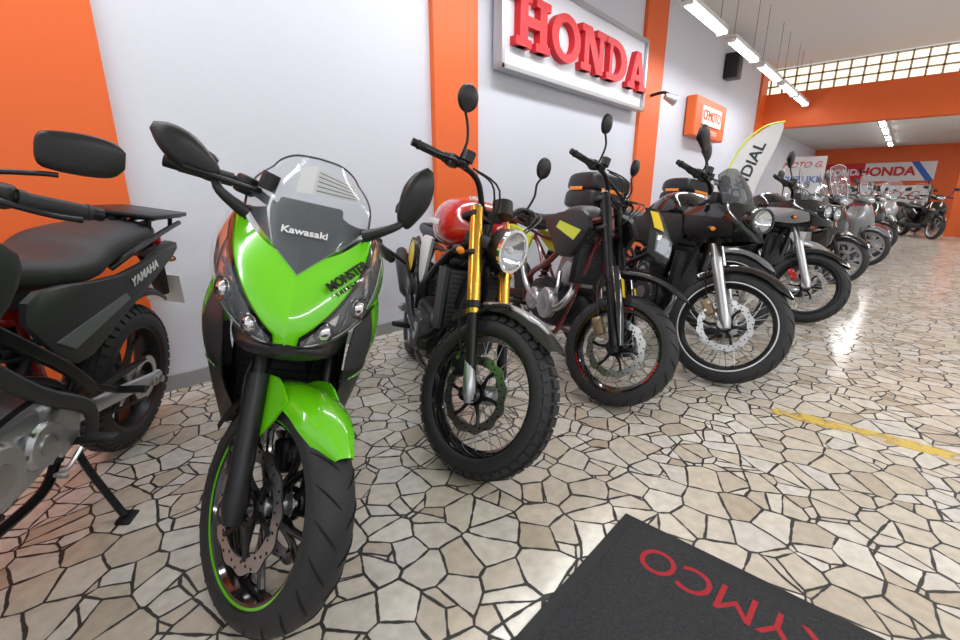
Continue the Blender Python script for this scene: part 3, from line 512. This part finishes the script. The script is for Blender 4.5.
# ---------------------------------------------------------------- 5/6 adventure bikes
def adventure(x,y,h,body=GLB,acc=BLK,forkm=ALU,rimstripe=WHT,scr=SMK,case=True,cal=BRZ,sh=.2,Rf=.335,beak=True,big=False,mirror='wide',steer=30):
    b=Bike('adventure_motorcycle',x,y,h,10,Rf,27,steer,.76,.11);wb=1.5;Rr=.32
    wheel(b,'front_wheel',(0,0,Rf),Rf,.11,True,rm=SAT,stripe=rimstripe,disc=.15,dm=STL,hw=.66,groove=True);wheel(b,'rear_wheel',(-wb,0,Rr),Rr,.14,False,rm=SAT,disc=.12,hw=.62,knob=True)
    fork(b,forkm,STL,.40,.030,.021,cal=cal);bars(b,.82,.07,.12,mirror=mirror,ms=.30,mh=.16)
    fender(b,(0,0,Rf),Rf+.035,45,135,.13,body,.035,tip=.5)
    chassis(b,wb,Rr,SAT,SAT,.83,sub=-1.55);engine(b,SAT,SAT,fins=False,x=-.62,z=.42,tilt=12,cover=DGR)
    w=1.1 if big else .72
    Z=Surf([[(.10 if beak else .05,0,.84),(.04,.04*w,.835),(-.06,.09*w,.82),(-.18,.13*w,.80),(-.32,.17*w,.80)],
            [(.07 if beak else .05,0,.87),(.03,.06*w,.89),(-.05,.12*w,.895),(-.18,.17*w,.885),(-.36,.2*w,.87)],
            [(.0,0,.95),(-.015,.09*w,.955),(-.08,.145*w,.965),(-.2,.18*w,.96),(-.40,.19*w,.95)],
            [(-.06,0,1.04),(-.07,.09*w,1.04),(-.13,.14*w,1.04),(-.25,.17*w,1.02),(-.40,.16*w,1.0)]])
    b.a('front_cowl',body,both(Z.sheet(0,1,0,1,20,14)));b.a('cowl_panel',acc,both(Z.strip([(.5,.2),(.7,.15),(1,.2)],[(.5,.5),(.7,.6),(1,.7)],.004,5,5)))
    if big:
        for sd in (-1,1): roundlamp(b,(.01,sd*.065,.95),.055,GLB,GLB,False,sy=1.05)
    else: roundlamp(b,(.02,0,.955),.068,GLB,DGR,False,sy=1.25)
    S=Surf([[(-.06,0,1.03),(-.075,.1*w,1.035),(-.14,.16*w,1.03)],[(-.13,0,1.03+sh*.6),(-.145,.1*w,1.03+sh*.58),(-.2,.16*w,1.03+sh*.5)],[(-.22,0,1.03+sh*1.1),(-.23,.08*w,1.03+sh*1.05),(-.25,.13*w,1.03+sh*.85)]])
    b.a('windscreen',scr,both(S.sheet(0,1,0,1,8,10,0,.003)));b.a('windscreen_edge',DGR,both(S.sheet(.96,1,0,1,1,10,.002,.006)))
    b.a('instrument_panel',BLK,bx((-.24,0,1.06),(.06,.2,.09),.02));radiator(b,(-.36,0,.6),(.03,.28,.26))
    for sd in (-1,1):
        indicator(b,(-.14,sd*.12*w,.88),sd,s=.85);b.a('side_panel',acc,plate([(-.38,.95),(-.36,.80),(-.5,.72),(-.7,.76),(-.85,.84),(-.7,.95)],sd*.13,sd*.165,3,.1))
        b.a('grab_rail',SAT,tube([(-1.15,sd*.13,.86),(-1.3,sd*.17,.9),(-1.6,sd*.15,.93),(-1.72,sd*.08,.93)],.012,8,4))
        if big: b.a('crash_bar',SAT,tube([(-.42,sd*.1,.78),(-.38,sd*.24,.68),(-.44,sd*.25,.45),(-.6,sd*.12,.28)],.012,8,4))
    b.a('fuel_tank',body,hull([(-.36,.97,.06,.05,2.2),(-.46,1.0,.14,.1,2.6),(-.6,.99,.16,.11,2.8),(-.78,.93,.12,.08,2.6),(-.86,.88,.08,.04,2.2)],28,4))
    b.a('seat',SEA,hull([(-.76,.9,.07,.03,2.2),(-.9,.86,.12,.04,3),(-1.12,.86,.14,.045,3),(-1.22,.9,.14,.05,3),(-1.5,.91,.11,.035,3)],26,4))
    b.a('tail_cowl',body,hull([(-1.1,.8,.11,.03,2.5),(-1.35,.84,.12,.045,2.8),(-1.62,.87,.07,.03,2.4)],20,4));tail(b,-1.63,.85)
    header(b,[(-.5,-.04,.6),(-.38,-.06,.4),(-.5,-.1,.24),(-.8,-.13,.25),(-1.0,-.16,.4)],[(-1.0,-.16,.4),(-1.05,-.18,.45),(-1.45,-.2,.62),(-1.55,-.2,.66)],STL,STL,rm=.055)
    if case:
        b.a('top_case_rack',SAT,bx((-1.6,0,.945),(.3,.24,.02),.006))
        b.a('top_case_base',BLK,hull([(-1.36,1.04,.15,.06,5),(-1.42,1.04,.2,.085,6),(-1.7,1.04,.21,.085,6),(-1.82,1.04,.17,.07,5)],32,3))
        b.a('top_case_lid',BLK,hull([(-1.37,1.17,.15,.05,4),(-1.43,1.18,.2,.085,4.5),(-1.7,1.18,.21,.085,4.5),(-1.81,1.17,.17,.06,4)],32,3))
        b.a('top_case_reflector',ORG,cb(bx((-1.6,.212,1.12),(.2,.006,.03),.002),bx((-1.6,-.212,1.12),(.2,.006,.03),.002),bx((-1.365,0,1.12),(.008,.22,.03),.002)))
    b.done();return b
# ---------------------------------------------------------------- scooters
def scooter(x,y,h,body=WHT,acc=DGR,ws=True,lean=3,steer=12,seatm=SEA,tall=1.0,rimm=SIL,case=False):
    b=Bike('motor_scooter',x,y,h,lean,.29,27,steer,.62,.075);wb=1.36
    wheel(b,'front_wheel',(0,0,.29),.29,.10,True,'cast',rimm,disc=.12,n=6,hw=.62);wheel(b,'rear_wheel',(-wb,0,.28),.28,.12,False,'cast',rimm,disc=.11,n=6,hw=.6)
    fork(b,SAT,STL,.26,.024,.018);fender(b,(0,0,.29),.32,35,150,.13,body,.05,tip=.6)
    Z=Surf([[(-.13,0,.36),(-.15,.07,.36),(-.2,.13,.36),(-.28,.17,.36)],[(-.06,0,.55),(-.08,.1,.55),(-.15,.18,.56),(-.27,.22,.56)],[(-.04,0,.72),(-.06,.11,.72),(-.13,.2,.74),(-.27,.25,.76)],[(-.12,0,.92),(-.13,.08,.92),(-.18,.14,.91),(-.28,.18,.9)]])
    b.a('front_shield',body,both(Z.sheet(0,1,0,1,12,12)));b.a('shield_grille',acc,both(Z.strip([(0,.18),(.4,.22)],[(0,.5),(.4,.42)],.004,4,4)))
    b.a('indicator_lens',LNS,both(Z.strip([(.35,.62),(.75,.7)],[(.35,.74),(.75,.85)],.006,4,4)));b.a('indicator_reflector',ORG,both(Z.strip([(.38,.64),(.72,.71)],[(.38,.72),(.72,.83)],.003,4,4)))
    b.a('inner_shield',acc,hull([(-.29,.6,.17,.26,4),(-.34,.62,.18,.26,4),(-.38,.62,.15,.24,4)],20,2))
    b.a('floorboard',acc,hull([(-.28,.33,.17,.05,4),(-.5,.30,.19,.045,4),(-.8,.31,.2,.05,4)],20,3))
    b.a('rear_body',body,hull([(-.72,.48,.13,.17,3),(-.85,.56,.19,.19,3.2),(-1.1,.62,.2,.15,3.2),(-1.4,.70,.15,.09,3),(-1.6,.75,.07,.035,2.4)],26,4))
    b.a('seat',seatm,hull([(-.7,.76,.08,.02,2.2),(-.8,.77,.14,.04,3),(-1.05,.78,.16,.045,3),(-1.15,.81,.16,.05,3),(-1.45,.83,.12,.04,3)],26,4))
    b.a('handlebar_cowl',body,hull([(-.12,1.0,.04,.03,2.2),(-.18,1.02,.12,.065,2.6),(-.27,1.03,.15,.07,2.6),(-.35,1.02,.09,.04,2.4)],22,4),True)
    b.a('headlight_reflector',LED,hull([(-.10,1.0,.03,.02,2.2),(-.125,1.005,.075,.04,2.4),(-.17,1.01,.095,.05,2.4)],20,3),True);b.a('headlight_lens',LNS,hull([(-.09,1.0,.03,.02,2.2),(-.115,1.005,.08,.045,2.4),(-.16,1.01,.1,.055,2.4)],20,3),True)
    for sd in (-1,1):
        b.a('handlebar',SAT,tube([(-.26,sd*.12,1.03),(-.29,sd*.25,1.05),(-.33,sd*.34,1.04)],.012,8,3),True);b.a('grip',RUB,cyl((-.29,sd*.25,1.05),(-.335,sd*.36,1.04),.017),True)
        b.a('mirror_stalk',SAT,tube([(-.27,sd*.2,1.05),(-.26,sd*.24,1.15),(-.27,sd*.3,1.22)],.006,8,3),True)
        b.a('mirror',BLK,xf(hull([(-.06,0,.004,.015,2),(-.04,0,.014,.035,2.4),(.04,0,.014,.035,2.4),(.06,0,.004,.015,2)],14,3),Mx.Translation((-.27,sd*.33,1.25))@Mx.Rotation(rad(90),4,'Z')),True)
        b.a('lower_trim',acc,plate([(-.3,.32),(-.32,.26),(-.9,.25),(-1.1,.32),(-.9,.36)],sd*.15,sd*.19,2,.08))
        b.a('grab_rail',SAT,tube([(-1.15,sd*.15,.8),(-1.35,sd*.16,.86),(-1.6,sd*.08,.88)],.01,8,3))
    b.a('engine_unit',SAT,hull([(-.95,.30,.05,.07,3),(-1.1,.30,.07,.09,3),(-1.4,.29,.05,.06,3)],20,3));b.a('muffler',SAT,cyl((-1.0,-.17,.28),(-1.5,-.18,.36),.055))
    b.a('centre_stand',SAT,both(tube([(-.95,.08,.28),(-1.0,.13,.15),(-1.04,.15,.02+.15*tan(rad(lean)))],.012,8,2)))
    b.a('tail_light',RLN,bx((-1.6,0,.74),(.03,.14,.05),.012))
    if ws:
        S=Surf([[(-.12,0,1.02),(-.14,.12,1.02),(-.19,.2,1.04)],[(-.16,0,1.2*tall),(-.18,.16,1.2*tall),(-.25,.26,1.2*tall)],[(-.26,0,1.42*tall),(-.27,.12,1.41*tall),(-.31,.2,1.36*tall)]])
        b.a('windshield',GLS,both(S.sheet(0,1,0,1,8,10,0,.003)),True);b.a('windshield_edge',WHT,both(S.sheet(.97,1,0,1,1,10,.001,.005)),True);b.a('windshield_edge',WHT,both(S.sheet(0,1,.98,1,8,1,.001,.005)),True)
    b.done()
# ================================================================= place
sport(.295,1.14,240)
dual(-.63,1.21,234)
scrambler(1.15,1.14,239)
supermoto(2.10,1.02,242)
adventure(2.81,.69,243)
adventure(3.75,.95,244,body=GREYP,acc=SIL,scr=GLS,case=False,sh=.24,cal=SAT)
adventure(4.7,.55,244,body=GLB,acc=SIL,rimstripe=None,scr=GLS,case=True,cal=RCAL,sh=.3,big=True,beak=False,Rf=.31)
scooter(5.9,.75,246,SIL,DGR,True,tall=.98)
scooter(7.2,.5,243,GLB,SIL,True,tall=1.02)
scooter(8.3,.7,243,WHT,DGR,True)
scooter(9.3,.35,240,GREYP,BLK,False)
scooter(10.5,.4,240,DRED,DGR,True)
scooter(11.8,.3,238,GLB,DGR,False)
for i,(X,Y,c,w) in enumerate(((15,1.3,GLB,False),(15.3,.3,SIL,True),(16.2,-.6,GLB,False),(16.6,.9,DRED,True),(17.2,-1.8,GLB,True),(15.4,-2.2,GREYP,False),(18.6,.6,GLB,True),(18.8,1.6,WHT,True),(19.2,-.3,GREYP,True))): scooter(X,Y,205,c,DGR,w,steer=5)
# ================================================================= room
WALL=mat('wall_paint',(.66,.67,.74),.6,bump=.04,bs=40,var=.03);OR=mat('orange_paint',(.80,.13,.018),.5,bump=.04,bs=40);CEIL=mat('ceiling_paint',(.72,.72,.70),.8,bump=.05,bs=20)
def rbox(name,a,c,m,bev=0):
    ce=[(i+j)/2 for i,j in zip(a,c)];s=[abs(i-j) for i,j in zip(a,c)];return mkobj(name,bx(ce,s,bev),m,None,False)
YW=2.92;X0=-4;X1=22;YR=-7
F=bpy.data.materials.new('crazy_paving');F.use_nodes=True;nt=F.node_tree;N=nt.nodes;Lk=nt.links.new;bs=N['Principled BSDF']
def nd(t,**k):
    n=N.new(t)
    for a,v in k.items(): setattr(n,a,v)
    return n
tc=nd('ShaderNodeTexCoord');nz=nd('ShaderNodeTexNoise');nz.inputs['Scale'].default_value=4;Lk(tc.outputs['Object'],nz.inputs['Vector'])
vm=nd('ShaderNodeVectorMath',operation='MULTIPLY_ADD');Lk(nz.outputs['Color'],vm.inputs[0]);vm.inputs[1].default_value=(.04,.04,0);Lk(tc.outputs['Object'],vm.inputs[2])
def vor(feat,sc,off):
    mp=nd('ShaderNodeMapping');mp.inputs['Location'].default_value=(off,off*.7,0);Lk(vm.outputs[0],mp.inputs['Vector'])
    v=nd('ShaderNodeTexVoronoi',feature=feat,voronoi_dimensions='2D');v.inputs['Scale'].default_value=sc;Lk(mp.outputs[0],v.inputs['Vector']);return v
S1,S2=8.8,7.6
e1=vor('DISTANCE_TO_EDGE',S1,0);c1=vor('F1',S1,0);e2=vor('DISTANCE_TO_EDGE',S2,3.3);c2=vor('F1',S2,3.3)
def mt(op,a,b=None,c=None):
    n=nd('ShaderNodeMath',operation=op)
    for i,v in enumerate((a,b,c)):
        if v is None: continue
        if isinstance(v,(int,float)): n.inputs[i].default_value=v
        else: Lk(v,n.inputs[i])
    return n.outputs[0]
sep=nd('ShaderNodeSeparateColor');Lk(c1.outputs['Color'],sep.inputs[0]);sep2=nd('ShaderNodeSeparateColor');Lk(c2.outputs['Color'],sep2.inputs[0])
msk=mt('GREATER_THAN',sep.outputs[0],.6)
d1=mt('DIVIDE',e1.outputs['Distance'],S1);d2=mt('DIVIDE',e2.outputs['Distance'],S2)
d2m=mt('ADD',d2,mt('MULTIPLY',mt('SUBTRACT',1,msk),10));dd=mt('MINIMUM',d1,d2m)
n2=nd('ShaderNodeTexNoise');n2.inputs['Scale'].default_value=18;n2.inputs['Detail'].default_value=3;Lk(tc.outputs['Object'],n2.inputs['Vector'])
wd=mt('MULTIPLY_ADD',n2.outputs['Fac'],.013,-.0025)
gr=nd('ShaderNodeMapRange');Lk(mt('SUBTRACT',dd,wd),gr.inputs[0]);gr.inputs[1].default_value=-.0008;gr.inputs[2].default_value=.0012
h=mt('FRACT',mt('ADD',sep.outputs[1],mt('MULTIPLY',mt('MULTIPLY',sep2.outputs[1],msk),1.7)))
cr=nd('ShaderNodeValToRGB');Lk(h,cr.inputs[0]);els=cr.color_ramp.elements
els[0].position=0;els[0].color=(.60,.53,.43,1);els[1].position=1;els[1].color=(.72,.67,.58,1)
for p_,c_ in ((.18,(.69,.63,.53)),(.35,(.50,.42,.32)),(.5,(.77,.73,.65)),(.65,(.64,.56,.44)),(.82,(.68,.65,.60))):
    e=els.new(p_);e.color=(*c_,1)
n3=nd('ShaderNodeTexNoise');n3.inputs['Scale'].default_value=25;n3.inputs['Detail'].default_value=6;Lk(tc.outputs['Object'],n3.inputs['Vector'])
mm=nd('ShaderNodeMix',data_type='RGBA',blend_type='MULTIPLY');mm.inputs[0].default_value=.6;Lk(cr.outputs[0],mm.inputs[6]);r3=nd('ShaderNodeMapRange');Lk(n3.outputs['Fac'],r3.inputs[0]);r3.inputs[1].default_value=.3;r3.inputs[2].default_value=.7;r3.inputs[3].default_value=.75;r3.inputs[4].default_value=1.12;Lk(r3.outputs[0],mm.inputs[7])
mg=nd('ShaderNodeMix',data_type='RGBA');Lk(gr.outputs[0],mg.inputs[0]);mg.inputs[6].default_value=(.035,.033,.03,1);Lk(mm.outputs[2],mg.inputs[7]);Lk(mg.outputs[2],bs.inputs['Base Color'])
rg=nd('ShaderNodeMapRange');Lk(gr.outputs[0],rg.inputs[0]);rg.inputs[3].default_value=.6;rg.inputs[4].default_value=.18;Lk(rg.outputs[0],bs.inputs['Roughness'])
bp=nd('ShaderNodeBump');bp.inputs['Strength'].default_value=.3;bp.inputs['Distance'].default_value=.003;Lk(gr.outputs[0],bp.inputs['Height']);Lk(bp.outputs[0],bs.inputs['Normal'])
rbox('floor',(X0,YR,-.1),(X1,YW,0),F)
rbox('wall_left',(X0,YW,0),(X1,YW+.15,3.9),WALL)
rbox('wall_back',(X1,YR,0),(X1+.15,YW,3.9),OR)
rbox('ceiling',(X0,YR,3.85),(13,YW,4.0),CEIL);rbox('ceiling_rear',(13.2,YR,2.72),(X1,YW,2.85),CEIL)
rbox('baseboard_left',(X0,YW-.015,0),(X1,YW,.09),mat('baseboard_stone',(.30,.30,.31),.4,var=.1),.003)
for k,(a,c) in enumerate(((-1.6,.53),(2.6,3.1),(6.3,6.95),(12.5,13.0))): rbox('trim_%d'%(k+1),(a,YW-.05,.09),(c,YW,3.85),OR,.004)
rbox('beam',(13,YR,2.58),(13.3,YW,3.32),OR,.01)
w=empty('window_1');WB=mat('glass_block_glow',(1,.90,.72),.3,em=1.15);FR=mat('window_frame_paint',(.5,.42,.32),.5)
mkobj('glass_panes',bx((13.16,(YR+YW)/2,3.585),(.03,YW-YR,.53)),WB,w,False)
g=[];yy=YR
while yy<YW+.01: g.append(bx((13.12,yy,3.585),(.05,.035,.53)));yy+=.24
for zz in (3.33,3.5,3.67,3.84): g.append(bx((13.12,(YR+YW)/2,zz),(.05,YW-YR,.03)))
mkobj('window_bars',cb(*g),FR,w,False)
s=empty('brand_wall_sign');mkobj('sign_panel',bx((4.74,2.86,2.55),(2.82,.1,.80),.01),mat('sign_white',(.74,.75,.8),.3),s,False)
fr=mat('sign_frame_alu',(.5,.5,.52),.35,.8);SR=mat('sign_red',(.60,.008,.016),.55)
mkobj('sign_frame',cb(bx((4.74,2.82,2.16),(2.9,.1,.04),.004),bx((4.74,2.82,2.95),(2.9,.1,.04),.004),bx((3.31,2.82,2.55),(.04,.1,.82),.004),bx((6.17,2.82,2.55),(.04,.1,.82),.004)),fr,s,False)
def R_(x0,z0,x1,z1): return [(x0,z0),(x1,z0),(x1,z1),(x0,z1)]
def ser(x0,x1): return [R_(x0,0,x1,.16),R_(x0,.84,x1,1)]
LET={'H':[R_(.12,0,.36,1),R_(.74,0,.98,1),R_(.3,.4,.8,.6)]+ser(0,.48)+ser(.62,1.1),
'N':[R_(.12,0,.32,1),R_(.78,0,.98,1),[(.12,1),(.42,1),(.98,0),(.68,0)],R_(0,0,.44,.16),R_(0,.84,.4,1),R_(.66,.84,1.1,1)],
'A':[[(.08,0),(.32,0),(.66,1),(.42,1)],[(.78,0),(1.04,0),(.68,1),(.44,1)],R_(.3,.24,.8,.4),R_(0,0,.42,.14),R_(.66,0,1.12,.14)]}
g=[];xx=3.44;LH=.42;Yl=2.74
for ch in 'HONDA':
    k=.47
    if ch in LET:
        for p in LET[ch]: g.append(plate([(xx+a*k,2.345+c*LH) for a,c in p],Yl-random.random()*.002,2.81))
    else:
        n=40
        for i in range(n):
            def pt(t,ro):
                if ch=='O': return (xx+(.55+.55*ro[0]*cos(t))*k,2.345+(.5+.5*ro[1]*sin(t))*LH)
                c_=cos(t);s_=sin(t)
                if c_<0:
                    m_=max(abs(c_),abs(s_));return (xx+(.42+.28*ro[0]*c_/m_)*k,2.345+(.5+.5*ro[1]*s_/m_)*LH)
                return (xx+(.42+.64*ro[0]*c_)*k,2.345+(.5+.5*ro[1]*s_)*LH)
            t0,t1=2*pi*i/n,2*pi*(i+1)/n;inr=(.55,.66) if ch=='O' else (.5,.66)
            g.append(plate([pt(t0,(1,1)),pt(t1,(1,1)),pt(t1,inr),pt(t0,inr)],Yl,2.81))
        if ch=='D': g.append(plate([(xx+a*k,2.345+c*LH) for a,c in R_(0,0,.4,.16)],Yl-.001,2.81));g.append(plate([(xx+a*k,2.345+c*LH) for a,c in R_(0,.84,.4,1)],Yl-.001,2.81))
    xx+=.54
mkobj('sign_letters',cb(*g),SR,s,False)
s=empty('dealer_wall_sign');mkobj('sign_box',bx((8.85,2.82,2.32),(1.6,.16,.6),.02),OR,s,False)
mkobj('sign_plate',bx((8.85,2.735,2.36),(1.0,.012,.3),.02),WHT,s,False);text('sign_lettering','CFMOTO',.22,basis((8.85,2.725,2.36),(1,0,0),(0,0,1)),OR,s,.004);text('sign_lettering','MOTORCYCLES',.1,basis((8.85,2.735,2.11),(1,0,0),(0,0,1)),WHT,s,.003)
s=empty('wall_speaker');mkobj('cabinet',bx((9.9,2.8,3.35),(.3,.24,.42),.02),BLK,s);mkobj('cone',cyl((9.9,2.69,3.33),(9.9,2.675,3.33),.1),DGR,s)
s=empty('wall_spotlight');mkobj('bracket',tube([(6.6,2.88,2.4),(6.6,2.7,2.42),(6.62,2.62,2.38)],.02,8,3),SAT,s);mkobj('lamp_head',cyl((6.57,2.66,2.37),(6.68,2.56,2.31),.04,.07),ALU,s)
TUBE=mat('fluorescent_tube',(.95,.97,1),.4,em=12)
def fixture(x,y,z,l=1.25,hang=True,zc=3.85):
    e=empty('fluorescent_light');e.location=(x,y,z)
    mkobj('housing',bx((0,0,.035),(l,.14,.05),.008),WHT,e);mkobj('tubes',cb(cyl((-l/2+.03,-.035,-.005),(l/2-.03,-.035,-.005),.014),cyl((-l/2+.03,.035,-.005),(l/2-.03,.035,-.005),.014)),TUBE,e)
    mkobj('end_caps',cb(bx((-l/2+.01,0,0),(.02,.13,.06),.004),bx((l/2-.01,0,0),(.02,.13,.06),.004)),WHT,e)
    if hang: mkobj('hanging_wires',cb(cyl((-l*.4,0,.05),(-l*.4,0,zc-z),.003,n=6),cyl((l*.4,0,.05),(l*.4,0,zc-z),.003,n=6)),SAT,e)
for X in (-2,-.4,1.2,2.8,4.4,6.0,7.6,9.2,10.8,12.2): fixture(X,2.05,3.0)
for X in (-2,1.2,4.4,7.6,10.8): fixture(X,-2.6,3.0)
for X in (14.2,16,18,20): fixture(X,.75,2.66,1.5,hang=False)
BW=mat('banner_white',(.78,.78,.78),.6)
s=empty('brand_banner');mkobj('banner_cloth',bx((21.95,1.0,1.87),(.02,3.0,.62)),BW,s,False)
def quad(x,y0,y1,y2,y3,z0,z1): return ([V((x,y0,z0)),V((x,y1,z0)),V((x,y2,z1)),V((x,y3,z1))],[(0,1,2,3)])
mkobj('banner_stripes',quad(21.935,-.5,-.3,.15,-.05,1.56,2.18),BLU,s,False)
mkobj('banner_field_red',quad(21.935,1.35,2.5,2.5,1.35,1.56,2.18),SR,s,False)
text('banner_lettering','HONDA',.4,basis((21.93,.75,1.87),(0,-1,0),(0,0,1)),SR,s,.002,bold=.015)
text('banner_lettering','HONDA',.3,basis((21.93,1.9,1.87),(0,-1,0),(0,0,1)),BW,s,.002,bold=.01)
mkobj('banner_posts',cb(cyl((21.96,-.4,0),(21.96,-.4,1.6),.012),cyl((21.96,2.4,0),(21.96,2.4,1.6),.012)),SAT,s)
s=empty('event_banner');mkobj('banner_cloth',bx((21.7,.6,1.05),(.02,2.2,.7)),BW,s,False);text('banner_lettering','MOTO G.',.42,basis((21.68,.6,1.05),(0,-1,0),(0,0,1)),SR,s,.002,shear=.3);mkobj('banner_posts',cb(cyl((21.7,-.5,0),(21.7,-.5,1.4),.02),cyl((21.7,1.7,0),(21.7,1.7,1.4),.02)),SAT,s)
s=empty('display_panel');mkobj('panel_board',bx((14.2,2.1,1.45),(.03,.95,1.1)),BW,s,False);text('panel_lettering','MOTO G.',.2,basis((14.18,2.1,1.8),(0,-1,0),(0,0,1)),SR,s,.002,shear=.3);text('panel_lettering','SUZUKI',.22,basis((14.18,2.1,1.45),(0,-1,0),(0,0,1)),BLU,s,.002,bold=.006)
mkobj('panel_legs',cb(cyl((14.2,1.7,0),(14.2,1.7,.95),.02),cyl((14.2,2.5,0),(14.2,2.5,.95),.02)),SAT,s)
s=empty('feather_flag');fl=[(0,.1),(.05,.9),(.25,1.45),(.55,1.75),(.85,1.85),(.8,1.5),(.62,1.0),(.45,.3),(.4,.1)]
Mf=Mx.Translation((8.5,2.35,.35))@Mx.Rotation(rad(-50),4,'Z')
mkobj('flag_cloth',xf(plate(fl,-.004,.004,3),Mf),BW,s,False);mkobj('flag_edge',xf(tube([(-.02,0,-.35),(-.02,0,.1),(.03,0,.9),(.23,0,1.47),(.54,0,1.78),(.87,0,1.87)],.014,8,5),Mf),LYEL,s)
mkobj('flag_border',xf(tube([(.03,-.006,.1),(.08,-.006,.9),(.27,-.006,1.43),(.55,-.006,1.71),(.82,-.006,1.8)],.03,8,5,flat=1),Mf@Mx.Scale(.1,4,(0,1,0))),LYEL,s)
text('flag_lettering','MONDIAL',.26,Mf@basis((.36,-.008,1.0),(.35,0,1),(-1,0,.35)),GLB,s,.001,bold=.005)
mkobj('flag_base',xf(cyl((-.02,0,-.35),(-.02,0,-.32),.2),Mf),SAT,s)
rbox('column',(17.8,-1.3,0),(18.2,-.9,2.72),OR,.01)
s=empty('floor_mat');cm=mat('mat_carpet',(.034,.035,.038),.95,bump=.9,bs=160,var=.8);rm_=mat('mat_rubber',(.012,.012,.013),.6)
mkobj('mat_border',bx((.43,-.42,.005),(1.8,1.9,.01),.004),rm_,s,False);mkobj('mat_pile',bx((.43,-.42,.009),(1.72,1.82,.012),.003),cm,s,False)
text('mat_lettering','KYMCO',.14,basis((1.185,.165,.0155),(0,1,0),(-1,0,0)),mat('mat_red',(.42,.02,.03),.9,bump=.5,bs=200),s,.0005,bold=.0)
YM=bpy.data.materials.new('worn_yellow');YM.use_nodes=True;nt2=YM.node_tree;b2=nt2.nodes['Principled BSDF'];b2.inputs['Base Color'].default_value=(.78,.55,.10,1)
q=nt2.nodes.new('ShaderNodeTexNoise');q.inputs['Scale'].default_value=9;q.inputs['Detail'].default_value=6;mr=nt2.nodes.new('ShaderNodeMapRange');mr.inputs[1].default_value=.40;mr.inputs[2].default_value=.55;mr.inputs[4].default_value=.85
t2=nt2.nodes.new('ShaderNodeTexCoord');nt2.links.new(t2.outputs['Object'],q.inputs[0]);nt2.links.new(q.outputs['Fac'],mr.inputs[0]);nt2.links.new(mr.outputs[0],b2.inputs['Alpha'])
mkobj('floor_marking_line',([V((2.56,.32,.001)),V((2.66,.32,.001)),V((2.78,-2.5,.001)),V((2.68,-2.5,.001))],[(0,1,2,3)]),YM,None,False)
# ================================================================= light
def area(n,loc,rot,sx,sy,e,c=(1,1,1)):
    l=bpy.data.lights.new(n,'AREA');l.shape='RECTANGLE';l.size=sx;l.size_y=sy;l.energy=e;l.color=c;o=link(bpy.data.objects.new(n,l));o.location=loc;o.rotation_euler=rot
for X in (-.5,3,6.5,10): area('tube_row_lamp',(X,2.0,2.94),(0,0,0),3.0,.2,36,(.95,.98,1))
for X in (-.5,3.5,7.5,11.3): area('tube_row_lamp',(X,-2.6,2.94),(0,0,0),3.0,.3,76,(.98,.99,1))
area('rear_tube_lamp',(16.5,.6,2.6),(0,0,0),5,.3,65,(1,.97,.93));area('rear_tube_lamp',(17,-3,2.6),(0,0,0),5,.3,55,(1,.97,.93))
wd_=bpy.data.worlds.new('world');bpy.context.scene.world=wd_;wd_.use_nodes=True;wd_.node_tree.nodes['Background'].inputs[0].default_value=(.93,.96,1,1);wd_.node_tree.nodes['Background'].inputs[1].default_value=.8
cd=bpy.data.cameras.new('camera');cd.sensor_width=36;cd.lens=36*450/960;cd.clip_start=.02
co=link(bpy.data.objects.new('camera',cd));co.location=(0,0,1.08);co.rotation_euler=(rad(90-15.5),0,rad(42.6-90));bpy.context.scene.camera=co
bpy.context.scene.view_settings.view_transform='Standard'
